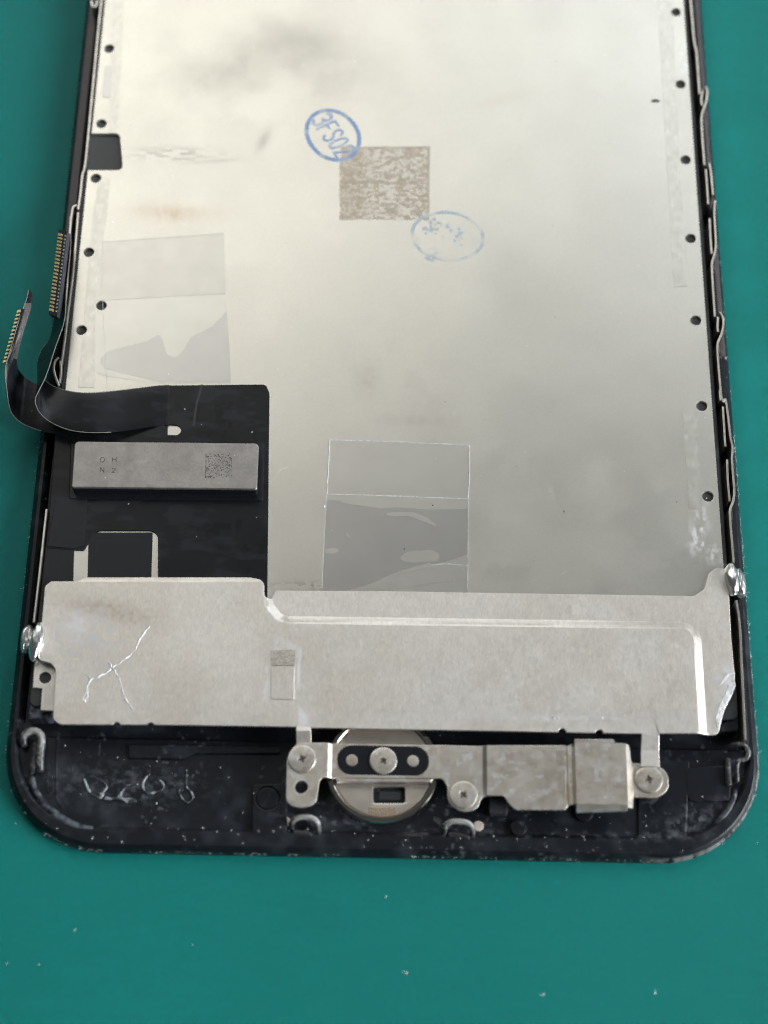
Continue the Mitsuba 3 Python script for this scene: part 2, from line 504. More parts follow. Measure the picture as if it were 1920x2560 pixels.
principled('gritty_tape', gritty_color, 0.45, lower_bump, metallic=0.6)


def cover_color(p, n, uv):
    X, Y = xy(p)
    c = mi.Color3f(0.36, 0.345, 0.335) * (0.82 + 0.36 * fbm(X * 0.9, Y * 0.9, 3.0)) * (0.92 + 0.16 * noise(X * 6, Y * 6))
    return mix(c, (0.9, 0.9, 0.9), speck(X, Y, 1.3, 0.06) * 0.7)


principled('cover_metal', cover_color, 0.42, lower_bump, metallic=0.85)
principled('engraving', (0.07, 0.065, 0.06), 0.6, metallic=0.3)


def film_color(p, n, uv):
    X, Y = xy(p)
    c = mi.Color3f(0.69, 0.675, 0.625) * (0.95 + 0.1 * fbm(X / 2, Y / 2, 5.0))
    return mix(c, (0.95, 0.95, 0.95), speck(X, Y, 1.0, 0.07) * 0.8)


principled('clear_film', film_color, 0.31, plate_bump, metallic=0.85)


def wet_color(p, n, uv):
    X, Y = xy(p)
    c = mi.Color3f(0.58, 0.57, 0.545) * (0.96 + 0.08 * fbm(X / 2, Y / 2, 5.0))
    return mix(c, (0.9, 0.9, 0.9), speck(X, Y, 1.2, 0.06) * 0.7)


def grey_film_color(p, n, uv):
    X, Y = xy(p)
    return mi.Color3f(0.655, 0.64, 0.59) * (0.94 + 0.12 * fbm(X / 1.5, Y / 1.5, 5.0))


principled('grey_film', grey_film_color, 0.32, plate_bump, metallic=0.85)
principled('wet_film', wet_color, 0.30, plate_bump, metallic=0.85)


def strip_color(p, n, uv):
    X, Y = xy(p)
    c = mi.Color3f(0.70, 0.685, 0.62) * (0.94 + 0.12 * noise(X * 3, Y * 1.6))
    return mix(c, (0.9, 0.9, 0.87), 0.25 * smoothstep(0.62, 0.74, fbm(X * 2.4, Y * 1.4, 3.0)))


def strip_bump(p, n, uv):
    X, Y = xy(p)
    return 2.2e-5 * fbm(X * 1.6, Y * 1.2, 1.0)


principled('tape_strip', strip_color, 0.34, strip_bump, metallic=0.8)


def residue_color(p, n, uv):
    X, Y = xy(p)
    return mix((0.50, 0.52, 0.53), (0.85, 0.86, 0.87), noise(X * 5, Y * 5))


principled('residue', residue_color, 0.45, specular=0.5)


def glue_color(p, n, uv):
    X, Y = xy(p)
    return mix((0.03, 0.036, 0.042), (0.27, 0.30, 0.32), smoothstep(0.3, 0.7, noise(X * 3.5, Y * 3.5)))


principled('dried_glue', glue_color, 0.4, specular=0.5)
principled('dust', (0.72, 0.74, 0.73), 0.8)
principled('dark_crumb', (0.03, 0.03, 0.03), 0.6)
principled('bare_dot', (0.55, 0.49, 0.44), 0.5)
principled('foam', (0.018, 0.021, 0.028), 0.7)


def ink_color(p, n, uv):
    X, Y = xy(p)
    return mix((0.26, 0.37, 0.61), (0.54, 0.59, 0.67), 0.8 * smoothstep(0.42, 0.80, fbm(X * 1.1, Y * 1.1, 9.0)))


principled('blue_ink', ink_color, 0.45, metallic=0.5)


def faded_color(p, n, uv):
    X, Y = xy(p)
    return mix((0.44, 0.53, 0.60), (0.70, 0.70, 0.66), smoothstep(0.34, 0.66, fbm(X * 0.8, Y * 0.8, 2.0)))


principled('faded_ink', faded_color, 0.42, plate_bump, metallic=0.75)


def print_color(p, n, uv):
    X, Y = xy(p)
    k = smoothstep(0.40, 0.58, 0.62 * fbm(X * 1.8, Y * 3.6, 4.0, 4) + 0.20 * noise(X * 5.5, Y * 6.5) + 0.18 * mikit.cell_rand(X * 4.5, Y * 4.5))
    k = _clip(k + 0.5 * (1 - smoothstep(0.0, 3.5, X + 4.6)) + 0.7 * (1 - smoothstep(0.10, 0.2, dr.abs(Y - 69.3))))
    k = dr.maximum(k, 0.8 * dr.maximum(smoothstep(3.48, 3.60, X), smoothstep(73.45, 73.6, Y)))
    k = 0.15 + 0.85 * k
    return mix((0.745, 0.725, 0.66), (0.45, 0.39, 0.315), k * (0.75 + 0.35 * noise(X * 3, Y * 6)))


principled('worn_print', print_color, 0.40, metallic=0.75)

# ------------------------------------------------------------------ the setting
g = sheet(box(-400, -350, 400, 450), -2.0, 0.0, 0.4, bottom=True)
add('work_mat', g, 'teal_mat', kind='structure', label='smooth teal silicone work mat')

# ------------------------------------------------------------------ the phone screen assembly
S = 'phone_screen'
labels[S] = {'label': 'dismantled phone screen lying face down on the teal mat, its metal back showing', 'category': 'phone screen'}
HALF, LEN = 33.75, 138.0

# --- black plastic frame
outline = rrect(-HALF, 0.0, HALF, LEN, 9.3, 24)
opening = rrect(-32.35, 2.3, 32.35, LEN - 2.3, 7.3, 20)
rim = sheet(outline.difference(opening), 0.1, 1.3, profile=[(0, 0.08), (0.0, 0.55), (0.10, 0.82), (0.30, 1.12), (0.52, 1.28), (0.56, 1.30)], seg=1.5)
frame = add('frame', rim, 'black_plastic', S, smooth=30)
add('floor', sheet(opening.buffer(0.3).intersection(box(-40, 0, 40, 10.2)), 0.1, 0.85, 0.1), 'black_plastic', frame)
add('floor', sheet(opening.buffer(0.3).intersection(box(-40, 10.3, 40, LEN)), 0.1, 0.45, 0.05), 'black_plastic', frame)
block = rrect(-31.85, 12.6, 31.85, LEN - 3, 0.6)
add('backlight_block', sheet(block, 0.46, 2.25, 0.12), 'block_grey', S)

pad = fillet([(-22.84,9.60), (-9.27,9.71), (-9.24,8.99), (-16.91,8.84,0.3), (-17.78,8.33,0.3), (-22.74,8.32)])
add('rib', sheet(pad, 0.86, 1.14, 0.09), 'black_plastic', frame)
add('rib', sheet(fillet([(-29.33,10.41), (-29.07,10.41), (-29.04,8.08), (-28.71,4.56,1), (-28.05,3.81,0.5), (-28.33,3.65), (-28.92,4.40,1), (-29.26,8.07)]), 0.86, 1.0, 0.05), 'black_plastic', frame)
add('rib', sheet(fillet([(-30.00,7.90,0.2), (-29.26,8.07,0.2), (-29.07,5.16,0.2), (-29.77,4.99,0.2)]).difference(fillet([(-29.78,7.72,0.2), (-29.41,7.85,0.2), (-29.26,5.34,0.2), (-29.59,5.21,0.2)])), 0.86, 0.97, 0.03), 'black_plastic', frame)
# square pad left of the button with a round dimple, and the tray round the button
add('pad', sheet(fillet([(-11.57,6.08,0.25), (-8.51,6.29,0.3), (-8.34,1.68), (-11.44,1.70,0.2)]).difference(circle([(-10.17,4.89)][0], 1.04)), 0.86, 1.28, 0.12), 'black_plastic', frame)
add('pad', sheet(circle([(-10.17,4.89)][0], 1.00), 0.86, 1.20, 0.10), 'black_plastic', frame)
tray = fillet([(8.75,5.38,0.3), (22.40,5.64,0.3), (22.35,2.69,0.4), (8.73,2.43,0.3)])
add('pad', sheet(fillet([(22.81,9.12,0.3), (27.47,9.21,0.3), (26.68,1.25,0.5), (22.46,1.38,0.5)]), 0.86, 1.06, 0.10), 'black_plastic', frame)
add('pad', sheet(fillet([(27.01,8.43,0.3), (31.18,8.77,0.3), (30.87,5.47,0.5), (27.08,5.35,0.5)]), 0.86, 1.10, 0.10), 'black_plastic', frame)
add('boss', sheet(circle([(11.98,2.66)][0], 0.72), 0.86, 1.3, 0.12), 'black_plastic', frame, smooth=30)
add('boss', sheet(circle([(17.80,4.20)][0], 0.85), 0.86, 1.2, 0.12), 'black_plastic', frame, smooth=30)
add('foam_block', sheet(fillet([(9.39,5.18,0.2), (11.02,5.21,0.2), (11.00,3.76,0.2), (9.34,3.69,0.2)]), 0.86, 1.9, 0.1), 'foam', S)
ledge_l = fillet([(-31.80,14.43), (-30.86,14.35), (-30.79,12.27), (-29.74,12.22), (-29.70,11.58,0.2), (-31.84,11.44,0.2)])
add('ledge', sheet(ledge_l, 0.46, 1.95, 0.12), 'dusty_plastic', frame)
add('ledge', sheet(fillet([(30.74,13.75,0.4), (31.36,14.36,0.3), (31.85,13.78), (31.86,11.62,0.2), (30.19,11.54), (30.25,12.39), (30.75,12.57)]).difference(circle([(31.47,13.56)][0], 0.3)), 0.46, 1.95, 0.12), 'black_plastic', frame)
# the moulded hooks on the lower rim
def hook(pts3, r, name='clip'):
    p = np.array(pts3, float)
    t = np.linspace(0, len(p) - 1, 26)
    q = CubicSpline(np.arange(len(p)), p)(t)
    add(name, tube(q, r, 10), 'clip_plastic', frame, smooth=True)
for a in ([(-7.94,2.19), (-7.65,2.91), (-6.70,3.05), (-5.81,2.75), (-5.62,1.60)], [(5.49,1.81), (5.74,2.78), (6.63,2.92), (7.64,2.68), (7.83,1.60)]):
    hook([(q[0], q[1], z) for q, z in zip(a, (0.9, 1.9, 2.1, 2.0, 0.9))], 0.26)
for a in ([(-7.75,1.89), (-7.05,1.83), (-6.16,1.72)], [(5.82,1.89), (6.52,1.96), (7.66,1.67)]):
    hook([(q[0], q[1], 1.15) for q in a], 0.30, 'clip_foot')
hook([(q[0], q[1], z) for q, z in zip([(-32.01,9.18), (-32.03,10.11), (-31.24,10.44), (-30.51,9.91), (-30.47,8.75), (-30.46,7.82), (-30.44,6.90)], (1.1, 1.6, 1.8, 1.8, 1.6, 1.5, 1.2))], 0.36)
hook([(q[0], q[1], 1.2) for q in [(-31.13,9.47), (-30.98,8.39), (-31.09,7.46), (-30.96,6.92)]], 0.42, 'clip_foot')
hook([(q[0], q[1], z) for q, z in zip([(31.05,10.44), (31.95,10.55), (32.50,10.22), (32.62,9.64), (32.34,9.14), (31.77,9.04), (31.55,8.29), (31.55,7.14)], (1.1, 1.6, 1.7, 1.7, 1.6, 1.5, 1.4, 1.2))], 0.22)
hook([(q[0], q[1], 1.3) for q in [(30.79,9.27), (30.78,8.44), (30.76,7.61), (30.79,6.79)]], 0.30, 'clip_foot')
for q in ([(-8.49,2.84)][0], [(8.47,2.83)][0]):
    add('locating_dot', sheet(circle(q, 0.46), 0.86, 1.02, 0.05), 'bare_dot', frame)
# powder smear on the inner slope of the rim, its caught light painted in
for path, r in (([(-31.11,6.59), (-30.84,5.37), (-30.14,4.32), (-29.01,3.29), (-27.60,2.41), (-26.38,1.99), (-25.18,1.83)], 0.34), ([(31.36,6.55), (31.18,5.81), (30.72,4.82), (30.10,4.00), (29.33,3.25)], 0.26)):
    q = CubicSpline(np.arange(len(path)), np.array(path))(np.linspace(0, len(path) - 1, 40))
    m = tube(np.column_stack([q, np.full(40, 0.98)]), r * (0.7 + 0.5 * np.sin(np.linspace(0.2, 2.9, 40))), 8, True)
    add('powder_highlight', m, 'dusty_plastic', frame, smooth=True)

for x0, x1, ya in ((32.52, 33.70, 50.0), (-33.70, -32.05, 60.0)):
    add('side_band', sheet(rrect(x0, ya, x1, 128.0, 0.1), 0.5, 1.33, profile=[(0, 0.5), (0.02, 0.66), (0.12, 0.90), (0.30, 1.16), (0.46, 1.32)]), 'dark_steel', frame)

# --- steel back plate
notch = fillet([(-33.68,74.58), (-28.49,74.66,0.5), (-27.81,70.16,0.5), (-33.27,70.02)])
holes_l = [(-30.43,85.64), (-30.47,75.90), (-30.48,69.06), (-30.43,60.13), (-28.67,53.97), (-30.40,51.13)]
holes_r = [(30.46,92.31), (30.43,82.65), (30.43,72.98), (30.40,63.34), (30.36,53.73), (30.38,44.15), (30.37,34.50)]
plate = rrect(-31.4, 15.6, 31.4, LEN - 3.5, 0.5).difference(notch)
tab = fillet([(-31.70,17.26), (-31.60,14.27), (-30.76,14.19), (-30.70,12.16), (-28.87,12.08), (-29.35,17.31)])
plate = plate.difference(box(-40, 10, -27.5, 18.4))
extra = [(-31.3, 104.5), (31.0, 103.5), (31.0, 112.5), (-31.0, 114), (31.0, 121.5)]
for q in [*holes_l, *holes_r, *extra]:
    plate = plate.difference(circle(q, 0.53))
holes = unary_union([circle(q, 0.53) for q in (*holes_l, *holes_r)])
back = add('back_plate', sheet(plate, 2.3, 2.6, 0.05), 'shield_steel', S)
add('corner_tab', sheet(tab.difference(circle([(-30.58,15.21)][0], 0.53)), 2.25, 2.5, 0.05), 'plate_steel', back)
for q in (*holes_l[4:], *holes_r):
    add('rivet_seat', sheet(circle(q, 0.50), 2.26, 2.32, 0.02), 'dark_crumb', back)

# double-sided tape left along the two long sides
for pts in ([(-30.55,92.19), (-29.36,92.22), (-28.76,77.54), (-28.78,74.71), (-29.55,74.69)],
            [(-30.19,69.07), (-29.01,69.10), (-28.97,64.48), (-29.35,55.02), (-28.54,44.73), (-30.15,44.69), (-30.27,55.00), (-30.37,64.44)],
            [(28.48,93.90), (30.15,93.95), (29.74,72.67), (29.70,57.57), (28.35,57.54), (28.44,72.64)], [(28.45,43.44), (29.84,43.48), (29.71,33.14), (28.48,33.11)]):
    add('tape_strip', sheet(fillet(pts).difference(holes), 2.59, 2.645, 0.02), 'tape_strip', back)
add('tape_scrap', sheet(fillet([(-30.69,83.37,0.3), (-29.91,83.39,0.3), (-29.72,79.24,0.3), (-30.69,79.21,0.3)]), 2.59, 2.66, 0.03), 'wet_film', back)

# clear films
film = add('clear_film', sheet(Polygon([(-30.29,61.23), (-16.98,62.73), (-16.44,55.61), (-15.80,49.04), (-15.39,45.50), (-22.53,45.33), (-27.89,46.07), (-28.79,46.66), (-29.72,54.48)]).difference(holes), 2.59, 2.625, 0.01), 'clear_film', S, label='clear adhesive film left near the ribbon cable')
add('wet_patch', sheet(fillet([(-28.39,47.80,0.6), (-27.66,48.80,0.4), (-23.81,50.06,1), (-22.68,50.90,0.4), (-22.31,50.13,0.4), (-21.85,48.58,0.8), (-20.96,48.19,0.8), (-20.21,49.19,0.8), (-19.61,50.56,0.5), (-17.63,51.81,0.5), (-16.22,53.64), (-15.71,49.04), (-15.42,45.60), (-22.31,45.49), (-26.12,46.42,2), (-27.82,46.89,0.6)]), 2.60, 2.645, 0.01), 'wet_film', film)
add('upper_layer', sheet(Polygon([(-30.29,61.23), (-16.98,62.73), (-16.44,55.61), (-29.72,54.48)]).difference(holes), 2.60, 2.635, 0.01), 'grey_film', film)
add('crease', tube([(*q, 2.63) for q in [(-30.29,61.23), (-25.52,61.74), (-20.88,62.24), (-16.98,62.73)]], 0.03), 'clear_film', film)
add('crease', tube([(*q, 2.63) for q in [(-29.72,54.48), (-25.02,54.86), (-20.45,55.30), (-16.44,55.61)]], 0.025), 'clear_film', film)
add('crease', tube([(*q, 2.63) for q in [(-29.33,64.86), (-28.97,59.35), (-28.80,56.11), (-28.27,51.87), (-27.32,44.66)]], 0.025), 'tape_strip', film)

film = add('clear_film', sheet(Polygon([(-5.64,39.60), (7.77,39.36), (7.65,33.68), (7.52,24.22), (-5.93,23.93), (-5.74,33.88)]), 2.59, 2.635, 0.012), 'clear_film', S, label='square clear film with white edges beside the lower plate')
lower = [(-5.73,33.31), (-3.58,33.21), (-1.61,32.78), (0.57,32.68), (4.07,32.52), (7.60,32.65), (7.54,28.01), (5.38,27.17), (3.01,26.80), (1.09,26.01), (-1.89,24.70), (-4.22,23.97), (-5.89,23.93)]
add('wet_patch', sheet(Polygon(lower), 2.60, 2.655, 0.01), 'wet_film', film)
add('dry_patch', sheet(fillet([(1.20,27.55,0.5), (1.93,28.17,0.5), (4.08,28.40,0.5), (4.95,28.05,0.5), (4.86,27.30,0.5), (2.80,27.02,0.5), (1.51,27.14,0.5)]), 2.62, 2.675, 0.01), 'clear_film', film)
add('dry_patch', sheet(fillet([(-0.46,31.89,0.2), (0.58,32.20,0.3), (2.54,32.20,0.3), (3.85,31.61,0.3), (4.99,30.59,0.1), (3.20,31.31,0.3), (1.89,31.80,0.3), (0.59,31.73,0.2)]), 2.62, 2.675, 0.01), 'clear_film', film)
for pts in ([(-1.67,24.57), (-0.19,25.52), (1.51,26.30), (3.87,27.05), (4.18,26.82), (1.95,25.94), (0.46,25.17), (-0.82,24.36)], [(0.67,24.80), (3.02,25.32), (7.53,25.92), (7.52,25.51), (3.67,24.96), (1.11,24.40)], [(-5.75,28.24), (-4.90,28.40), (-4.33,28.13), (-4.88,27.83), (-5.74,27.82)], [(-5.11,33.18), (-3.37,33.46), (-1.61,32.92), (1.45,32.61), (-0.73,32.51), (-2.92,32.79)]):
    add('dry_patch', sheet(fillet([(*q, 0.15) for q in pts]), 2.62, 2.675, 0.01), 'clear_film', film)
for pts, r in (([(-5.64,39.60), (-1.74,39.59), (2.71,39.49), (7.77,39.36)], .055), ([(-5.64,39.60), (-5.69,36.70), (-5.74,33.88)], .06), ([(-5.74,33.88), (-1.63,33.88), (2.75,33.79), (7.65,33.70)], .055),
               ([(7.77,39.36), (7.71,36.51), (7.65,33.70)], .05), ([(7.65,33.70), (7.59,29.80), (7.52,24.58)], .02), ([(-5.74,33.88), (-5.86,29.03), (-5.94,24.30)], .022), ([(7.53,26.89), (5.38,27.03), (4.09,26.82)], .03)):
    p = np.array(pts)
    q = np.array([np.interp(np.linspace(0, 1, 40), np.linspace(0, 1, len(p)), p[:, k]) for k in (0, 1)]).T
    q += 0.03 * np.column_stack([meshkit.noise(np.column_stack([q[:, 0] * 3, q[:, 1] * 3, q[:, 0] * 0 + k])) - 0.5 for k in (1, 9)])
    add('white_edge', tube(np.column_stack([q, np.full(40, 2.64)]), r * (0.6 + 0.8 * meshkit.noise(np.column_stack([q * 2.5, q[:, :1] * 0 + 3]))), 6), 'residue', film, smooth=True)

# ink stamps and worn print on the back plate
e0, ex = np.array([(-6.29,75.10)][0]), [(-8.16,78.45), (-4.44,71.72), (-3.62,77.16), (-8.81,73.31)]


def oval(c, a, b, rot, w):
    t = np.linspace(0, 2 * math.pi, 72, endpoint=False)
    R = np.array([[math.cos(rot), -math.sin(rot)], [math.sin(rot), math.cos(rot)]])
    o = [np.array(c) + R @ np.array([a * math.cos(k), b * math.sin(k)]) for k in t]
    i = [np.array(c) + R @ np.array([(a - w) * math.cos(k), (b - w) * math.sin(k)]) for k in t]
    return Polygon(o, [i[::-1]])


GLYPHS = {
    '3': [[(.02, .88), (.12, .98), (.3, 1), (.46, .9), (.48, .7), (.36, .56), (.2, .54)], [(.2, .54), (.38, .51), (.5, .38), (.5, .16), (.36, .02), (.16, 0), (.02, .12)]],
    'F': [[(.48, 1), (.03, 1), (.03, 0)], [(.03, .54), (.40, .54)]],
    'S': [[(.48, .84), (.38, .98), (.2, 1), (.05, .9), (.03, .7), (.15, .57), (.35, .47), (.48, .33), (.47, .12), (.33, 0), (.14, 0), (0, .14)]],
    '0': [[(.25 + .25 * math.cos(k), .5 + .5 * math.sin(k)) for k in np.linspace(0, 2 * math.pi, 25)]],
    '2': [[(.02, .80), (.1, .97), (.27, 1), (.43, .93), (.48, .76), (.4, .55), (.03, .02), (.5, .02)]]}


def stamp_text(text, h, w, pen, at, rot, zs):
    """Letters drawn with a round pen: h high, w from one letter to the next, centred on the point."""
    c, s = math.cos(rot), math.sin(rot)
    lines = []
    for k, ch in enumerate(text):
        for stroke in GLYPHS[ch]:
            q = [((k - len(text) / 2 + 0.13) * w + a * w * 1.40, (b - 0.5) * h) for a, b in stroke]
            lines.append(LineString([(at[0] + c * a - s * b, at[1] + s * a + c * b) for a, b in q]).buffer(pen / 2, quad_segs=4))
    return [sheet(q, *zs, 0.004) for q in polys(unary_union(lines))]


def flat_text(text, height, at, rot, width=None, bold=False):
    m = meshkit.text_mesh(text, height, 0.012, bold)
    m.apply_translation([-m.bounds[:, 0].mean(), -m.bounds[:, 1].mean(), 0])
    k = width / np.ptp(m.bounds[:, 0]) if width else 1.0
    c, s = math.cos(rot), math.sin(rot)
    m.apply_transform(np.array([[c * k, -s, 0, at[0]], [s * k, c, 0, at[1]], [0, 0, 1, at[2]], [0, 0, 0, 1]]))
    return m


rot1 = math.atan2(ex[1][1] - ex[0][1], ex[1][0] - ex[0][0])
ring = sheet(oval(e0, 3.5, 2.8, rot1, 0.44), 2.595, 2.615, 0.005)
add('ink_stamp', trimesh.util.concatenate([ring, *stamp_text('3FS02', 2.15, 1.14, 0.26, (-6.25, 75.05), -1.03, (2.596, 2.616))]), 'blue_ink', back, label='blue oval ink stamp reading 3FS02')
c2 = np.array([(5.67,62.99)][0])
ring2 = oval(c2, 3.8, 3.0, -0.12, 0.36)
for a in ([(8.27,66.91), (10.14,66.96), (10.11,64.91), (8.92,64.88)], [(1.12,62.18), (1.77,62.66), (2.04,61.89), (1.39,61.41)]):
    ring2 = ring2.difference(Polygon(a).buffer(0.01))
bits = [sheet(ring2, 2.595, 2.614, 0.005), *stamp_text('2', 1.4, 1.2, 0.26, [(4.09,60.78)][0], -0.4, (2.596, 2.615))]
for k in range(44):
    a = np.array([(4.14,64.13)][0]) + np.array([rng.gauss(0, 0.8) + (2.6 if k > 26 else 0), rng.gauss(0, 0.6) - (1.0 if k > 26 else 0)])
    bits.append(sheet(circle(a, rng.uniform(0.05, 0.22), 7), 2.595, 2.612 + 0.001 * k / 44, 0.004))
add('ink_stamp', trimesh.util.concatenate(bits), 'faded_ink', back, label='faded blue oval ink stamp, illegible')
qr = [(-5.44,73.64), (3.84,73.93), (3.81,64.82), (-5.34,64.67)]
rag = []
for a, b, amp in zip(qr, qr[1:] + qr[:1], (0.02, 0.04, 0.10, 0.12)):
    for t in np.linspace(0, 1, 40, endpoint=False):
        rag.append((a[0] + (b[0] - a[0]) * t + rng.uniform(-amp, amp), a[1] + (b[1] - a[1]) * t + rng.uniform(-amp, amp)))
add('worn_print', sheet(Polygon(rag).buffer(0), 2.595, 2.609, 0.004), 'worn_print', back, label='square of worn brown print, rubbed off')

# --- side rails of thin steel with spring clips
rail = S + '__side_rail'
def side_rail(pieces, label, z0=0.46, z1=2.85, t=0.22):
    for i, p in enumerate(pieces):
        if i == 0:
            key = add('side_rail', wall(p, t, z0, z1), 'rail_steel', S, label=label)
        else:
            add('spring_clip', wall(p, t, z0, z1 + 0.012 * (i % 3)), 'rail_steel', key)
    return key
rr = [(32.12,93.79), (32.15,91.32), (32.18,87.91), (32.36,87.13), (32.35,84.07), (32.35,81.23)]
right_rail = side_rail([
    [(rr[0][0], 134.0), (rr[0][0] + .02, 110.0), *rr],
    [(32.73,81.71), (32.46,80.53), (32.53,79.77)],
    [(33.05,82.25), (33.23,81.73), (33.03,80.31), (32.35,78.55), (32.30,75.89), (32.32,72.14)],
    [(32.42,71.69), (32.43,70.35), (32.41,67.35)],
    [(32.45,65.67), (32.38,63.49), (32.39,61.38)],
    [(32.83,72.49), (32.94,71.37), (32.97,68.47)],
    [(33.17,67.89), (32.98,66.67), (32.94,64.59), (32.92,62.64), (32.70,61.34), (32.32,60.37), (32.27,58.13), (32.25,54.05)],
    [(32.57,54.06), (32.42,52.91), (32.46,52.30)],
    [(32.77,54.63), (33.09,53.96), (33.02,52.93), (32.74,52.00), (32.25,50.96), (32.24,47.81), (32.30,44.82), (32.52,44.63)],
    [(32.19,45.83), (32.21,44.65)],
    [(32.38,44.01), (32.36,42.21), (32.33,39.68)],
    [(32.39,44.44), (32.71,44.98), (32.81,43.28), (32.89,40.53), (33.04,39.70), (32.98,39.07), (32.86,38.45), (32.88,36.49), (32.88,34.85), (32.67,33.83), (32.27,33.01), (32.28,30.90), (32.31,27.63)],
    [(32.41,38.33), (32.32,35.96), (32.37,33.92)],
    [(32.31,23.91), (32.48,21.56), (32.37,18.46), (32.29,14.66), (32.18,10.56)]], 'steel side rail with spring clips along the right edge')
rl = [(-31.77,89.29), (-31.74,82.65), (-31.68,74.83), (-31.67,70.08), (-31.88,69.41), (-31.85,67.01), (-31.92,65.04)]
left_rail = side_rail([
    [(rl[0][0], 134.0), (rl[0][0] + .02, 110.0), rl[0], *rl[1:]],
    [(-32.86,91.91), (-32.67,91.02), (-32.27,91.04), (-32.16,91.93)],
    [(-32.07,65.56), (-32.50,65.41), (-32.54,63.32), (-32.49,61.35)],
    [(-31.89,64.74), (-31.80,60.44), (-31.78,56.69), (-31.88,53.37), (-31.92,49.38), (-32.01,46.93)],
    [(-32.31,47.89), (-32.65,47.50), (-32.71,46.63), (-32.45,45.78), (-31.97,44.72)],
    [(-32.13,47.51), (-31.94,46.44), (-31.96,45.15)],
    [(-32.62,64.24), (-32.35,59.48), (-32.22,55.29), (-32.16,52.09)], [(-31.96,31.69), (-31.98,25.70), (-32.04,20.35)]], 'steel side rail along the left edge')

# --- black flexible circuit sheet over the lower left of the plate
slot = fillet([(-21.22,40.82), (-20.24,40.77,0.4), (-19.77,40.26,0.4), (-20.17,39.73,0.4), (-21.15,39.73)])
fsheet = fillet([(-21.50,45.09), (-12.00,45.42,0.5), (-11.61,44.52,0.3), (-10.90,22.83), (-20.90,22.62), (-21.39,29.73,0.9), (-27.16,29.60,0.8), (-27.93,27.99,0.3), (-28.15,27.57,0.2), (-31.51,27.73), (-31.89,39.68), (-31.02,40.25), (-21.21,40.63)]).difference(slot)
flex = add('flex_sheet', sheet(fsheet, 2.61, 2.78, 0.04), 'black_flex', S)
add('under_strip', sheet(fillet([(-27.85,29.44), (-21.87,29.58), (-21.59,22.64), (-27.39,22.52)]), 2.605, 2.70, 0.02), 'black_tape', flex)
add('under_strip', sheet(fillet([(-31.59,27.95), (-29.06,28.01), (-28.70,22.49), (-31.54,22.43)]), 2.605, 2.69, 0.02), 'black_tape', flex)
add('tape_patch', sheet(fillet([(-31.14,33.01), (-28.29,32.78), (-28.02,28.06), (-29.01,27.67), (-31.52,27.89)]), 2.77, 2.90, 0.03), 'black_tape', flex)
add('fold_line', sheet(LineString([(-18.19,45.17), (-18.57,43.24), (-18.74,40.83)]).buffer(0.10), 2.77, 2.795, 0.006), 'dark_crumb', flex)

# driver cover: grey metal lid on a black body
lid = fillet([(-29.67,38.07,0.45), (-12.28,38.28,0.45), (-12.24,33.46,0.2), (-29.54,33.26,0.2)])
body = add('driver_cover', sheet(lid.buffer(-0.02), 2.75, 4.15, 0.05), 'black_tape', S, label='grey metal cover block on the black flexible sheet')
add('skirt', sheet(fillet([(-30.33,38.88,0.3), (-11.81,39.01,0.4), (-11.72,32.94,0.3), (-29.95,32.68,0.3)]), 2.77, 2.98, 0.09), 'black_tape', body)
add('lid', sheet(lid, 4.1, 4.35, 0.10), 'cover_metal', body)
for ch, q in zip('OHN2', [(-26.89,36.19), (-25.76,36.22), (-26.83,35.13), (-25.74,35.11)]):
    add('letter', flat_text(ch, 0.52, (*q, 4.345), -0.005), 'engraving', body)
mc = [(-17.24,37.04), (-14.76,37.05), (-14.63,34.55), (-17.14,34.49)]
m0, mx, my = np.array(mc[3]), (np.array(mc[2]) - np.array(mc[3])) / 22, (np.array(mc[0]) - np.array(mc[3])) / 22
dots = []
for i in range(22):
    for j in range(22):
        if i == 0 or rng.random() < 0.30:
            a = m0 + mx * (i + 0.5) + my * (j + 0.5)
            w = rng.uniform(0.35, 0.5)
            dots.append(trimesh.creation.box((np.linalg.norm(mx) * w * 1.6, np.linalg.norm(my) * w * 1.9, 0.02)).apply_translation((*a, 4.345)))
add('etched_flecks', trimesh.util.concatenate(dots), 'engraving', body)

# --- ribbon cables curling off the left edge
rows_a = [((-21.33,45.10,2.80), (-21.13,40.78,2.80)),
    ((-22.68,44.88,2.95), (-22.38,40.52,2.95)),
    ((-24.62,44.35,3.30), (-24.29,39.95,3.30)),
    ((-26.74,43.73,3.80), (-26.39,39.36,3.80)),
    ((-28.43,43.32,4.20), (-28.07,39.07,4.20)),
    ((-29.92,43.18,4.50), (-29.88,39.12,4.40)),
    ((-31.27,43.45,4.50), (-31.47,39.57,4.60)),
    ((-32.50,44.13,4.10), (-32.59,40.13,5.00)),
    ((-33.25,44.94,3.50), (-33.20,40.74,5.40)),
    ((-33.90,45.82,2.80), (-33.49,41.56,5.70)),
    ((-34.36,46.95,2.30), (-33.26,42.51,5.80)),
    ((-34.42,48.09,2.10), (-32.77,44.06,5.70)),
    ((-34.06,49.24,2.20), (-32.39,46.25,5.50)),
    ((-33.53,50.08,2.30), (-32.10,48.09,5.30)),
    ((-33.16,51.52,2.90), (-31.70,50.54,5.00)),
    ((-33.13,54.44,3.40), (-31.81,53.69,4.70)),
    ((-33.13,57.80,3.60), (-31.87,57.20,4.60)),
    ((-33.17,61.22,3.60), (-32.01,60.66,4.50))]
mesh_a, mid_a, nrm_a = ribbon(rows_a)
cable = add('ribbon_cable', mesh_a, 'black_flex', S, label='black ribbon cable bearing the gold contact row', smooth=True)
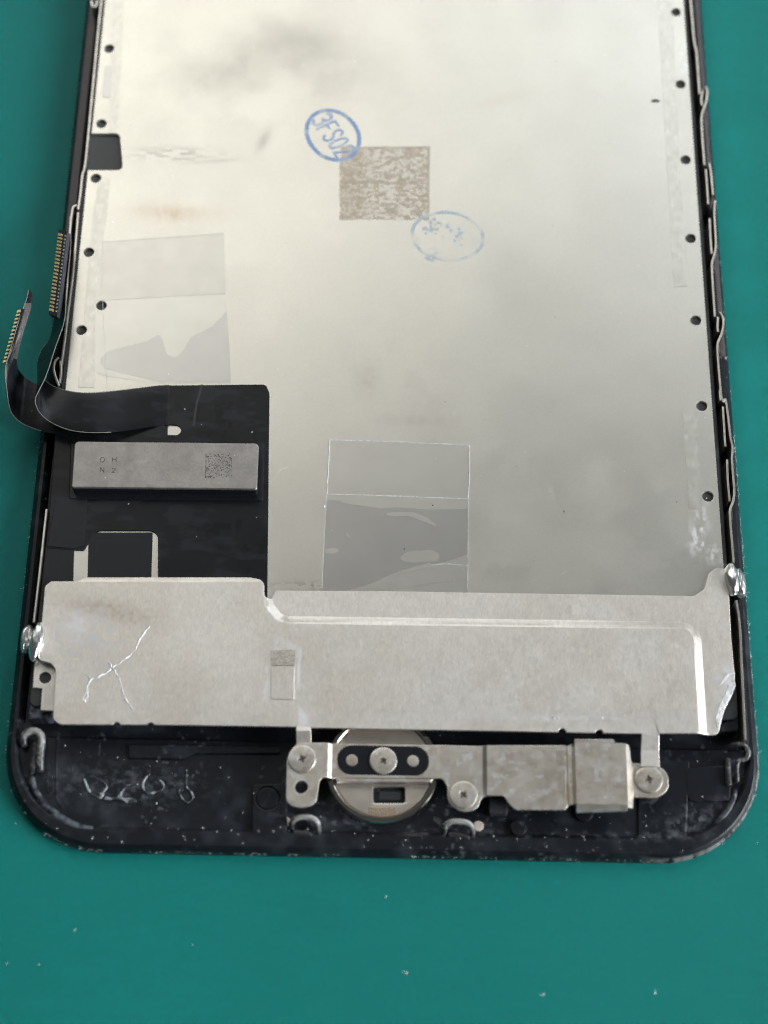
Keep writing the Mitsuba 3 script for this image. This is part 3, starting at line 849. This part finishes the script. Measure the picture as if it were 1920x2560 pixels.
rows_b = [((-27.30,43.94,3.00), (-26.97,39.60,2.90)),
    ((-30.44,43.92,2.90), (-30.07,39.58,2.80)),
    ((-32.26,44.13,2.80), (-31.95,39.63,2.70)),
    ((-33.76,44.65,2.70), (-33.35,40.00,2.50)),
    ((-34.80,45.24,2.70), (-34.52,40.37,2.60)),
    ((-35.53,45.72,2.90), (-35.58,40.89,2.90)),
    ((-35.80,45.85,3.50), (-36.07,41.31,3.60)),
    ((-35.83,45.81,4.30), (-36.27,41.98,4.60)),
    ((-35.76,45.77,5.20), (-36.37,43.04,5.60)),
    ((-35.64,46.04,6.00), (-36.50,44.39,6.40)),
    ((-35.28,47.31,6.80), (-36.20,45.57,7.00)),
    ((-34.82,48.96,7.30), (-35.72,47.71,7.50)),
    ((-34.45,50.37,7.70), (-35.27,49.62,7.90)),
    ((-34.35,51.43,7.90), (-34.89,51.04,8.10)),
    ((-34.67,52.33,8.10), (-34.76,52.11,8.20))]
mesh_b, mid_b, nrm_b = ribbon(rows_b)
cable_b = add('ribbon_cable', mesh_b, 'black_flex', S, label='black ribbon cable curling up furthest to the left', smooth=True)


for rows, key, side in ((rows_a, cable, 1), (rows_a, cable, 0), (rows_b, cable_b, 1)):
    p = np.array(rows)[:, side] + np.array([0, 0, 0.05])
    s_ = np.concatenate([[0], np.cumsum(np.linalg.norm(np.diff(p, axis=0), axis=1))])
    add('cut_edge', tube(CubicSpline(s_, p)(np.linspace(s_[2 + side], s_[-1], 90)), 0.045, 5), 'cut_edge', key, smooth=True)


def oriented_box(c, a, b, h, r=0.02):
    """A box spanned by the full edge vectors a, b and thickness h along their normal, standing on its centre c."""
    n = np.cross(a, b)
    n = n / np.linalg.norm(n)
    m = trimesh.creation.box((1, 1, 1))
    M = np.eye(4)
    M[:3, 0], M[:3, 1], M[:3, 2], M[:3, 3] = a, b, n * h, c
    m.apply_transform(M)
    return m


# connector on the raised arm of the first cable: body, a row of gold contacts and a row of small tin ones
i0, i1 = np.array([((-33.21,51.89,4.50))][0]), np.array([((-33.10,61.08,4.40))][0])
o0, o1 = np.array([((-32.23,51.21,4.90))][0]), np.array([((-32.19,60.77,4.90))][0])
along, acr = (i1 + o1 - i0 - o0).ravel() / 2, (o0 + o1 - i0 - i1).ravel() / 2
mid_c = (i0 + i1 + o0 + o1).ravel() / 4
nrm_c = np.cross(along, acr)
nrm_c /= np.linalg.norm(nrm_c)
if nrm_c[2] < 0:
    nrm_c = -nrm_c
conn = add('board_connector', oriented_box(mid_c, along * 1.05, acr, 0.55), 'foam', S)
for k in range(22):
    t = (k + 0.5) / 22 - 0.5
    w = 0.60 if k in (0, 21) else 0.46
    add('contact', oriented_box(mid_c + along * t * 0.97 - acr * 0.24 + nrm_c * 0.29, along / 22 * w, acr * 0.50, 0.10), 'gold', conn)
    add('contact', oriented_box(mid_c + along * t * 0.97 + acr * 0.33 + nrm_c * 0.27, along / 22 * 0.4, acr * 0.14, 0.08), 'tin', conn)
# stiffener and contact edge of the second cable
add('stiffener', ribbon([((-35.55,45.67,6.30), (-36.25,45.80,6.40)),
    ((-35.17,47.38,6.95), (-35.76,47.38,7.10)),
    ((-34.73,49.25,7.50), (-35.27,49.23,7.70)),
    ((-34.37,50.89,7.95), (-34.92,50.81,8.05))], 0.16, 20)[0], 'stiffener', cable_b, smooth=30)
q0, q1 = np.array([((-36.50,45.24,6.50))][0]).ravel(), np.array([((-35.43,49.98,7.80))][0]).ravel()
side = np.array([0.55, 0.05, 0.1])
conn_b = add('board_connector', oriented_box((q0 + q1) / 2 + side * 0.45, (q1 - q0) * 1.06, side, 0.5), 'foam', S)
for k in range(14):
    t = k / 13
    add('contact', oriented_box(q0 * (1 - t) + q1 * t, (q1 - q0) / 13 * (0.62 if k in (0, 13) else 0.45), side * 0.6, 0.62), 'gold', conn_b)

# --- lower steel plate
lo = fillet([(-31.30,23.78,0.6), (-30.73,24.29,0.3), (-28.36,24.34,0.6), (-27.63,24.82,0.5), (-12.57,25.14,1), (-11.24,24.85,0.9), (-11.16,23.20,0.5), (-10.52,23.04), (-10.13,23.91), (-0.22,24.08), (28.41,24.19,0.7), (29.40,24.90,0.7), (29.92,26.48,0.6), (30.52,27.00,0.4), (31.72,27.02), (31.64,23.89,0.3), (31.57,20.27), (31.64,16.37), (31.37,14.88,0.3), (30.52,13.34,0.3), (30.22,12.47,0.3), (29.79,10.96,0.7), (24.46,10.86), (24.43,7.98), (22.75,7.94), (22.87,10.82), (11.39,10.85), (-0.02,10.84), (-6.48,10.83), (-6.38,9.18), (-7.73,9.15), (-7.81,10.87), (-20.52,10.81), (-28.72,10.67,0.7), (-29.38,11.14,0.7), (-29.56,15.81,0.7), (-30.07,16.37,0.5), (-31.18,16.61,0.4), (-31.42,19.98,0.3), (-31.24,20.29,0.2)])
for q in [(-20.72,10.68), (-23.71,10.66), (19.13,10.79), (15.84,10.85)]:
    lo = lo.difference(circle(q, 0.34, 20))
emb = fillet([(-48.27,24.69), (-10.67,25.50), (-10.33,22.63,0.5), (-9.36,21.43,1.2), (-0.18,21.49), (28.82,21.65,1.9), (28.79,9.54), (-45.96,8.06)])
ds = [0.0, 0.02, 0.10, 0.20, 0.30, 0.40, 0.50, 0.60, 0.70, 0.78, 0.82, 0.86]
shrunk = [emb.buffer(-d, quad_segs=12) for d in ds]
far = box(-60, -10, 60, 60)
leg_y = [(-7.79,10.81), (-7.78,10.51), (-7.74,9.41)]
y0, y1, y2 = (q[1] for q in leg_y)
cuts = [box(-60, y1 - 0.5, 60, y1), box(-60, y2, 60, y1 - 0.5), box(-60, -10, 60, y2)]
grid = [box(a, b, a + 2, b + 1.9) for a in range(-34, 34, 2) for b in y1 + 1.9 * np.arange(9)]
bands = [far.difference(shrunk[0])] + [a.difference(b) for a, b in zip(shrunk[:-1], shrunk[1:])] + [shrunk[-1]]
zones = []
for g in grid:
    g = g.intersection(lo)
    if not g.is_empty:
        zones += [q for q in (b.intersection(g) for b in bands) if q.area > 1e-5]
zones += cuts


def lower_h(x, y):
    pt = shapely.points(x, y)
    d = shapely.distance(emb.exterior, pt) * np.where(shapely.contains(emb, pt), 1, -1)
    east = np.clip((x - 25) / 3.5, 0, 1)
    t = np.clip(d / (0.84 - 0.04 * east), 0, 1)
    up = (0.30 + 0.22 * np.clip((x - 16) / 10, 0, 1)) * (0.8 * t + 0.2 * t * t * (3 - 2 * t))
    low = np.clip((y1 - y) / max(y1 - y2, 0.1), 0, 1)
    wav = 0.10 * (meshkit.fbm(np.column_stack([x / 6.5, y / 6.5, x * 0]), 2, 3) - 0.5) * (d > 0.5)
    return up * (y > y1) + (0.34 * (1 - low) - 0.02 * low) * (y <= y1) + wav * (y > y1)


lower_mesh = sheet(lo, 2.66, 2.92, 0.05, zones=zones, h=lower_h, seg=0.4)
lp = add('lower_plate', lower_mesh, 'plate_steel', S, smooth=9, label='steel plate across the lower end of the screen')
add('slot_patch', sheet(fillet([(-10.28,16.45,0.15), (-8.15,16.49,0.15), (-8.04,13.36,0.15), (-10.15,13.32,0.15)]), 3.22, 3.36, 0.05), 'plate_steel', lp)
add('slot_patch', sheet(fillet([(-10.38,17.94,0.15), (-8.13,18.08,0.15), (-8.11,16.54), (-10.28,16.49)]), 3.22, 3.315, 0.02), 'gritty_tape', lp)
threads = [[(-21.44,20.10), (-21.86,19.46), (-22.30,18.61), (-22.53,17.85), (-22.84,17.45), (-23.73,16.59), (-24.56,16.01)], [(-24.56,16.01), (-24.80,16.44), (-25.07,16.70)], [(-24.56,16.01), (-24.90,15.65), (-25.58,15.29), (-26.25,14.88), (-26.47,14.57), (-26.58,13.92), (-26.78,13.35), (-26.79,12.96), (-26.61,12.80), (-26.49,13.27), (-26.51,14.01)],
           [(-24.56,16.01), (-24.06,15.45), (-23.77,14.93), (-23.50,14.11), (-23.14,13.21), (-22.77,12.62), (-22.22,11.94)], [(-26.25,14.88), (-26.61,15.22), (-26.87,15.39)]]
for p in threads:
    p = np.array(p)
    k = 40
    s = np.linspace(0, 1, len(p))
    q = np.column_stack([np.interp(np.linspace(0, 1, k), s, p[:, i]) for i in (0, 1)])
    jit = np.column_stack([meshkit.noise(np.column_stack([q * 4, np.full(k, c)])) - 0.5 for c in (2.0, 6.0)])
    w = 0.012 + 0.12 * meshkit.noise(np.column_stack([q * 3, np.full(k, 8.0)]))
    add('glue_thread', tube(np.column_stack([q + 0.16 * jit, np.full(k, 3.27)]), w, 6, True), 'residue', lp, smooth=True)
# crumpled foil lugs at both ends
add('foil_lug', lump((*[(-31.52,18.39)][0], 3.15), (0.75, 1.8, 0.75), 4, 0.30, 4), 'foil', lp, smooth=True)
add('foil_lug', lump((*[(-32.49,18.74)][0], 2.6), (0.5, 1.45, 0.9), 9, 0.30, 4), 'foil', lp, smooth=True)
add('foil_lug', lump((*[(31.95,25.79)][0], 3.15), (0.72, 1.55, 0.75), 2, 0.30, 4), 'foil', lp, smooth=True)
add('foil_lug', lump((*[(32.73,25.65)][0], 2.7), (0.55, 1.60, 0.9), 7, 0.30, 4), 'foil', lp, smooth=True)

for pts in ([(31.54,16.22,0.1), (31.66,15.61,0.1), (31.27,14.73,0.2), (30.73,14.19,0.2), (30.50,13.24,0.2), (30.16,12.97,0.2), (30.00,11.85,0.2), (29.69,11.50,0.2), (29.59,12.53,0.2), (30.00,13.75,0.2), (30.61,14.80,0.3), (30.91,15.59,0.2)],
            [(30.63,16.46,0.1), (31.17,16.91,0.1), (31.71,16.84,0.1), (31.65,16.57,0.1), (31.15,16.60,0.1), (30.77,16.03,0.2), (30.07,15.49,0.1), (30.26,15.84,0.1)]):
    add('powder_crust', sheet(fillet(pts), 2.8, 2.99, 0.06, h=lambda x, y: 0.06 * (meshkit.noise(np.column_stack([x * 4, y * 4, x * 0])) - 0.5), seg=0.15), 'residue', lp)

# --- home button under the bracket
BC = (-0.08, 7.70)
btn = add('home_button', revolve([(4.30, 0.86), (5.02, 0.86), (5.02, 1.85), (4.95, 1.97), (4.62, 1.98), (4.52, 1.90), (4.50, 1.62), (4.30, 1.62)], (*BC, 0), 96), 'chrome', S, smooth=30)
win = fillet([(-0.89,5.95,0.2), (1.92,6.01,0.2), (1.98,4.54,0.2), (-0.80,4.48,0.2)])
disc = circle(BC, 4.42, 96)
add('face', sheet(disc.difference(win), 1.2, 1.80, 0.10), 'button_steel', btn, smooth=30)
add('window', sheet(win.buffer(0.05), 1.0, 1.35, 0.05), 'black_plastic', btn)
add('window_chip', sheet(fillet([(-0.34,5.64,0.1), (1.58,5.68,0.1), (1.59,4.89,0.1), (-0.32,4.86,0.1)]), 1.3, 1.50, 0.05), 'foam', btn)
stitch = []
for k in range(12):
    for j in range(2):
        a = np.array([(-1.20,3.92), (1.59,4.02), (1.54,3.67), (-1.13,3.60)][0 if j == 0 else 3]) + np.array([1, 0]) * (k * 0.20)
        stitch.append(trimesh.creation.box((0.14, 0.26 + 0.10 * (k % 2), 0.03)).apply_translation((*a, 1.80)))
add('stitch_row', trimesh.util.concatenate(stitch), 'brown_print', btn)

# --- home button bracket, bent from one steel strip
br = fillet([(-8.55,7.99,1.2), (-7.87,9.48,1.2), (-4.80,9.58), (4.64,9.64), (8.87,9.60), (16.39,9.75,0.1), (16.65,9.92,0.1), (16.89,9.93), (16.90,10.31,0.1), (20.45,10.38,0.1), (20.52,10.00), (21.83,9.94,0.3), (21.94,8.59), (22.09,8.34), (22.83,8.35), (23.57,8.45,1.6), (25.26,7.73,1.6), (25.16,5.89,1.5), (24.07,5.24,1.2), (22.04,5.25), (21.91,4.21), (21.42,4.16), (21.33,3.87,0.2), (16.91,3.70,0.1), (16.89,4.45), (16.32,4.39,0.2), (15.98,3.89,0.3), (11.53,3.81,0.7), (10.97,4.41,0.5), (10.58,5.07,0.5), (9.11,5.04,0.4), (8.63,4.90,0.5), (8.34,3.91,1.2), (7.00,3.56,1.5), (5.67,4.31,1.2), (5.63,5.84,0.6), (5.18,6.58,0.5), (-4.51,6.43), (-5.52,6.37,0.5), (-5.69,5.29,1), (-5.77,3.97,1.5), (-7.09,3.61,1.6), (-8.47,3.92,1.5)])
br = br.difference(circle([(-7.17,5.47)][0], 0.57))
fx = [q[0] for q in [(-4.92,8.06), (-4.55,8.07), (4.64,8.25), (4.97,8.25), (8.77,7.49), (9.14,7.50), (16.05,7.63), (16.33,7.64), (16.66,7.64), (16.91,7.65), (21.41,7.74), (22.06,7.75), (22.47,7.76)]]
fz = [2.95, 2.62, 2.62, 2.68, 2.68, 2.95, 2.95, 2.72, 2.80, 3.35, 3.35, 2.55, 2.50]
edges = [-40, *fx, 40]
bz = [box(a, -10, b, 40) for a, b in zip(edges[:-1], edges[1:])]
lipy = [q[1] for q in [(19.11,4.38), (19.08,3.65), (19.31,9.86), (19.32,10.24)]]


def bracket_h(x, y):
    z = np.interp(x, fx, fz)
    blockx = (x > fx[8]) & (x < fx[11] + 0.1)
    z = z - blockx * np.clip((lipy[0] - y) / (lipy[0] - lipy[1]), 0, 1) * 0.55
    z = z - blockx * np.clip((y - lipy[2]) / (lipy[3] - lipy[2]), 0, 1) * 0.35
    return z - 3.0 + 0.03 * (meshkit.fbm(np.column_stack([x / 2, y / 2, x * 0]), 2, 8) - 0.5)


bz2 = []
for z_ in bz:
    bz2 += [z_.intersection(box(-60, -10, 60, lipy[0])), z_.intersection(box(-60, lipy[0], 60, lipy[2])), z_.intersection(box(-60, lipy[2], 60, 40))]
bk = add('bracket', sheet(br, 2.78, 3.0, 0.06, zones=bz2, h=bracket_h, seg=0.35), 'bracket_steel', S, label='bent steel bracket across the home button')
# the lip bent down along the middle of its lower edge
lip_pts = [(-4.31,6.52), (4.50,6.65), (4.25,6.23,0.1), (-4.05,6.11,0.1)]
add('lip', sheet(fillet(lip_pts), 1.95, 2.50, 0.12), 'bracket_steel', bk)
gk = add('gasket', sheet(fillet([(-4.13,9.44,1.25), (4.02,9.44,1.25), (4.03,6.79,1.25), (-4.06,6.76,1.25)], 10), 2.60, 2.665, 0.03), 'black_tape', bk)
for q in [(-2.79,8.05), (2.61,8.09)]:
    add('stud', sheet(circle(q, 0.52), 2.6, 2.78, 0.06), 'bracket_steel', bk, smooth=30)


def screw(c, z, r, turn):
    h = m3.Manifold.revolve(m3.CrossSection([[(0, 0), (r, 0), (r, 0.19), (r - 0.04, 0.25), (r - 0.14, 0.29), (0, 0.30)]]), 64)
    for k in (0, 90):
        h -= m3.Manifold.batch_hull([m3.Manifold.cube((1.00, 0.26, 0.02), True).translate((0, 0, 0.40)), m3.Manifold.cube((0.50, 0.16, 0.02), True).translate((0, 0, 0.06))]).rotate((0, 0, k + turn))
    h -= m3.Manifold.revolve(m3.CrossSection([[(0, 0.0), (0.16, 0.05), (0.30, 0.45), (0, 0.45)]]), 16)
    m = man(h)
    m.apply_translation((c[0], c[1], z))
    return m


for (q, z, r, t) in (([(-7.20,8.00)][0], 2.93, 1.24, 20), ([(-0.02,8.04)][0], 2.66, 1.22, 35), ([(7.04,5.10)][0], 2.66, 1.22, 50), ([(23.45,6.85)][0], 2.48, 1.22, 15)):
    sk = add('screw', screw(q, z, r, t), 'bracket_steel', S, smooth=22)
    cross = unary_union([box(-0.36, -0.075, 0.36, 0.075), box(-0.075, -0.36, 0.075, 0.36)])  # dark cross added inside the cut, painting in the shade of the slots
    m = sheet(cross, 0.04, 0.13, 0.02)
    m.apply_transform(trimesh.transformations.rotation_matrix(math.radians(t), (0, 0, 1)))
    m.apply_translation((q[0], q[1], z))
    add('recess_shade', m, 'engraving', sk)

# --- dried glue rings on the floor of the frame
glue = [[(-26.57,6.43), (-26.29,5.82), (-25.94,5.22), (-25.54,4.92), (-25.15,4.70), (-24.79,4.86), (-24.75,5.24), (-24.48,5.63), (-24.66,6.01), (-25.20,6.15)], [(-25.46,4.85), (-25.41,5.08), (-25.03,5.08), (-24.87,4.86)], [(-21.67,5.99), (-22.41,5.90), (-22.91,5.58), (-23.17,5.12), (-23.07,4.74), (-22.45,4.37), (-21.86,4.54), (-23.36,4.66), (-24.56,4.71)],
        [(-20.70,7.01), (-21.11,6.54), (-21.30,6.00), (-21.19,5.54), (-20.72,5.24), (-19.98,5.33), (-19.48,5.72), (-19.59,6.18), (-19.98,6.40)], [(-17.53,7.45), (-17.48,6.61), (-17.40,5.84), (-16.91,5.24), (-16.88,4.71), (-17.31,4.44), (-17.71,4.77), (-18.04,5.29), (-17.94,5.68)], [(-23.08,4.89), (-23.37,4.81), (-23.17,5.04)]]
for p in glue:
    p = np.array(p)
    k = 60
    q = CubicSpline(np.arange(len(p)), p)(np.linspace(0, len(p) - 1, k))
    w = 0.05 + 0.11 * meshkit.noise(np.column_stack([q * 2.2, np.full(k, 4.0)]))
    add('glue_ring', tube(np.column_stack([q, np.full(k, 0.93)]), w, 7, True), 'dried_glue', frame, smooth=True)

# --- dust and lint
bits = []


def crumb(c, s):
    m = trimesh.creation.icosahedron()
    m.vertices = np.array(m.vertices) * np.array([rng.uniform(0.5, 1.5) for _ in range(3)]) * s + np.array(c)
    return m


def fibre(c, length, r):
    a = rng.uniform(0, 6.28)
    p, q = np.array(c, float), []
    for _ in range(6):
        q.append(p.copy())
        a += rng.uniform(-0.7, 0.7)
        p = p + length / 5 * np.array([math.cos(a), math.sin(a), rng.uniform(-0.25, 0.3)])
    return tube(q, r, 4)


edge = np.array(outline.exterior.segmentize(0.07).coords)
for q in edge:
    x, y = q
    lower_edge = y < 3.5
    right_edge = x > 33 and 5 < y < 42
    dens = 0.62 * (meshkit.noise(np.array([[x / 1.6, y / 1.6, 3.0]]))[0] > 0.42) if lower_edge else 0.6 if right_edge else 0.08 if y < 60 else 0.02
    if rng.random() < dens:
        bits.append(crumb((x + rng.uniform(-0.12, 0.05), y + rng.uniform(0.0, 0.25) * (1 if y < 20 else 0), rng.uniform(0.45, 0.85)), rng.uniform(0.02, 0.06)))
        if rng.random() < 0.14:
            bits.append(fibre((x * 0.997, y + 0.1, 0.8), rng.uniform(0.15, 0.55), 0.016))
add('edge_lint', trimesh.util.concatenate(bits), 'dust', S, kind='stuff', label='white lint clinging to the outer edge of the black frame')
bits = []
for _ in range(70):
    x, y = rng.uniform(-31, 31), rng.uniform(2.5, 9.5)
    bits.append(crumb((x, y, 0.9), rng.choice((0.025, 0.03, 0.04, 0.07))))
for _ in range(60):
    x = rng.uniform(-33, 33)
    bits.append(crumb((x, rng.uniform(0.7, 2.2), 1.31), rng.uniform(0.03, 0.07)))
for _ in range(130):
    x, y = rng.uniform(-31, 31), rng.uniform(24, 92)
    bits.append(crumb((x, y, 2.62), rng.uniform(0.02, 0.06)))
for _ in range(70):
    x, y = rng.uniform(-27, 29), rng.uniform(12, 22)
    bits.append(crumb((x, y, 3.29), rng.uniform(0.02, 0.06)))
for q in [(15.25,34.58), (15.55,34.49), (4.48,37.89), (4.93,38.19), (-5.97,32.57), (16.40,53.79), (12.19,64.79)]:
    bits.append(crumb((*q, 2.63), 0.10))
for q in [(15.47,12.06), (15.10,12.18), (19.40,12.18)]:
    bits.append(crumb((*q, 3.30), 0.12))
for q, l in zip([(16.12,26.23), (-9.52,36.59), (-3.73,30.00), (16.23,65.73)], (0.8, 1.2, 0.6, 0.6)):
    bits.append(fibre((*q, 2.65), l, 0.02))
add('dust', trimesh.util.concatenate(bits), 'dust', S, kind='stuff', label='white dust scattered over the metal and plastic')
for q in [(4.28,32.93), (1.62,28.42), (16.64,32.58)]:
    add('dark_crumb', crumb((*q, 2.68), 0.09), 'dark_crumb', S)
add('dark_crumb', lump((*[(27.66,80.40)][0], 2.6), (0.42, 0.22, 0.08), 3), 'dark_crumb', S)
spots = [(-26.27,-6.66), (-16.12,-7.73), (2.28,-9.82), (13.98,-11.39), (23.52,-11.14), (-31.78,-9.57), (-29.09,-9.64), (0.41,-3.39)]
where = ('left', 'left of centre', 'centre', 'right of centre', 'right', 'far left', 'left corner', 'just below the frame')
for q, w, s in zip(spots, ('lowest left', 'below the left corner of the frame', 'in the middle of the bare mat', 'right of the middle of the bare mat', 'nearest the lower right of the mat', 'at the far left rim of the picture', 'low beside the far left rim', 'just under the lower edge of the frame'), (.06, .04, .11, .10, .09, .05, .05, .05)):
    m = trimesh.util.concatenate([crumb((*q, 0.05), s), fibre((*q, 0.06), s * 4, 0.02)])
    add('dust_speck', m, 'dust', label=f'white dust speck on the teal mat, {w}', category='dust speck', group='dust specks on the teal mat')
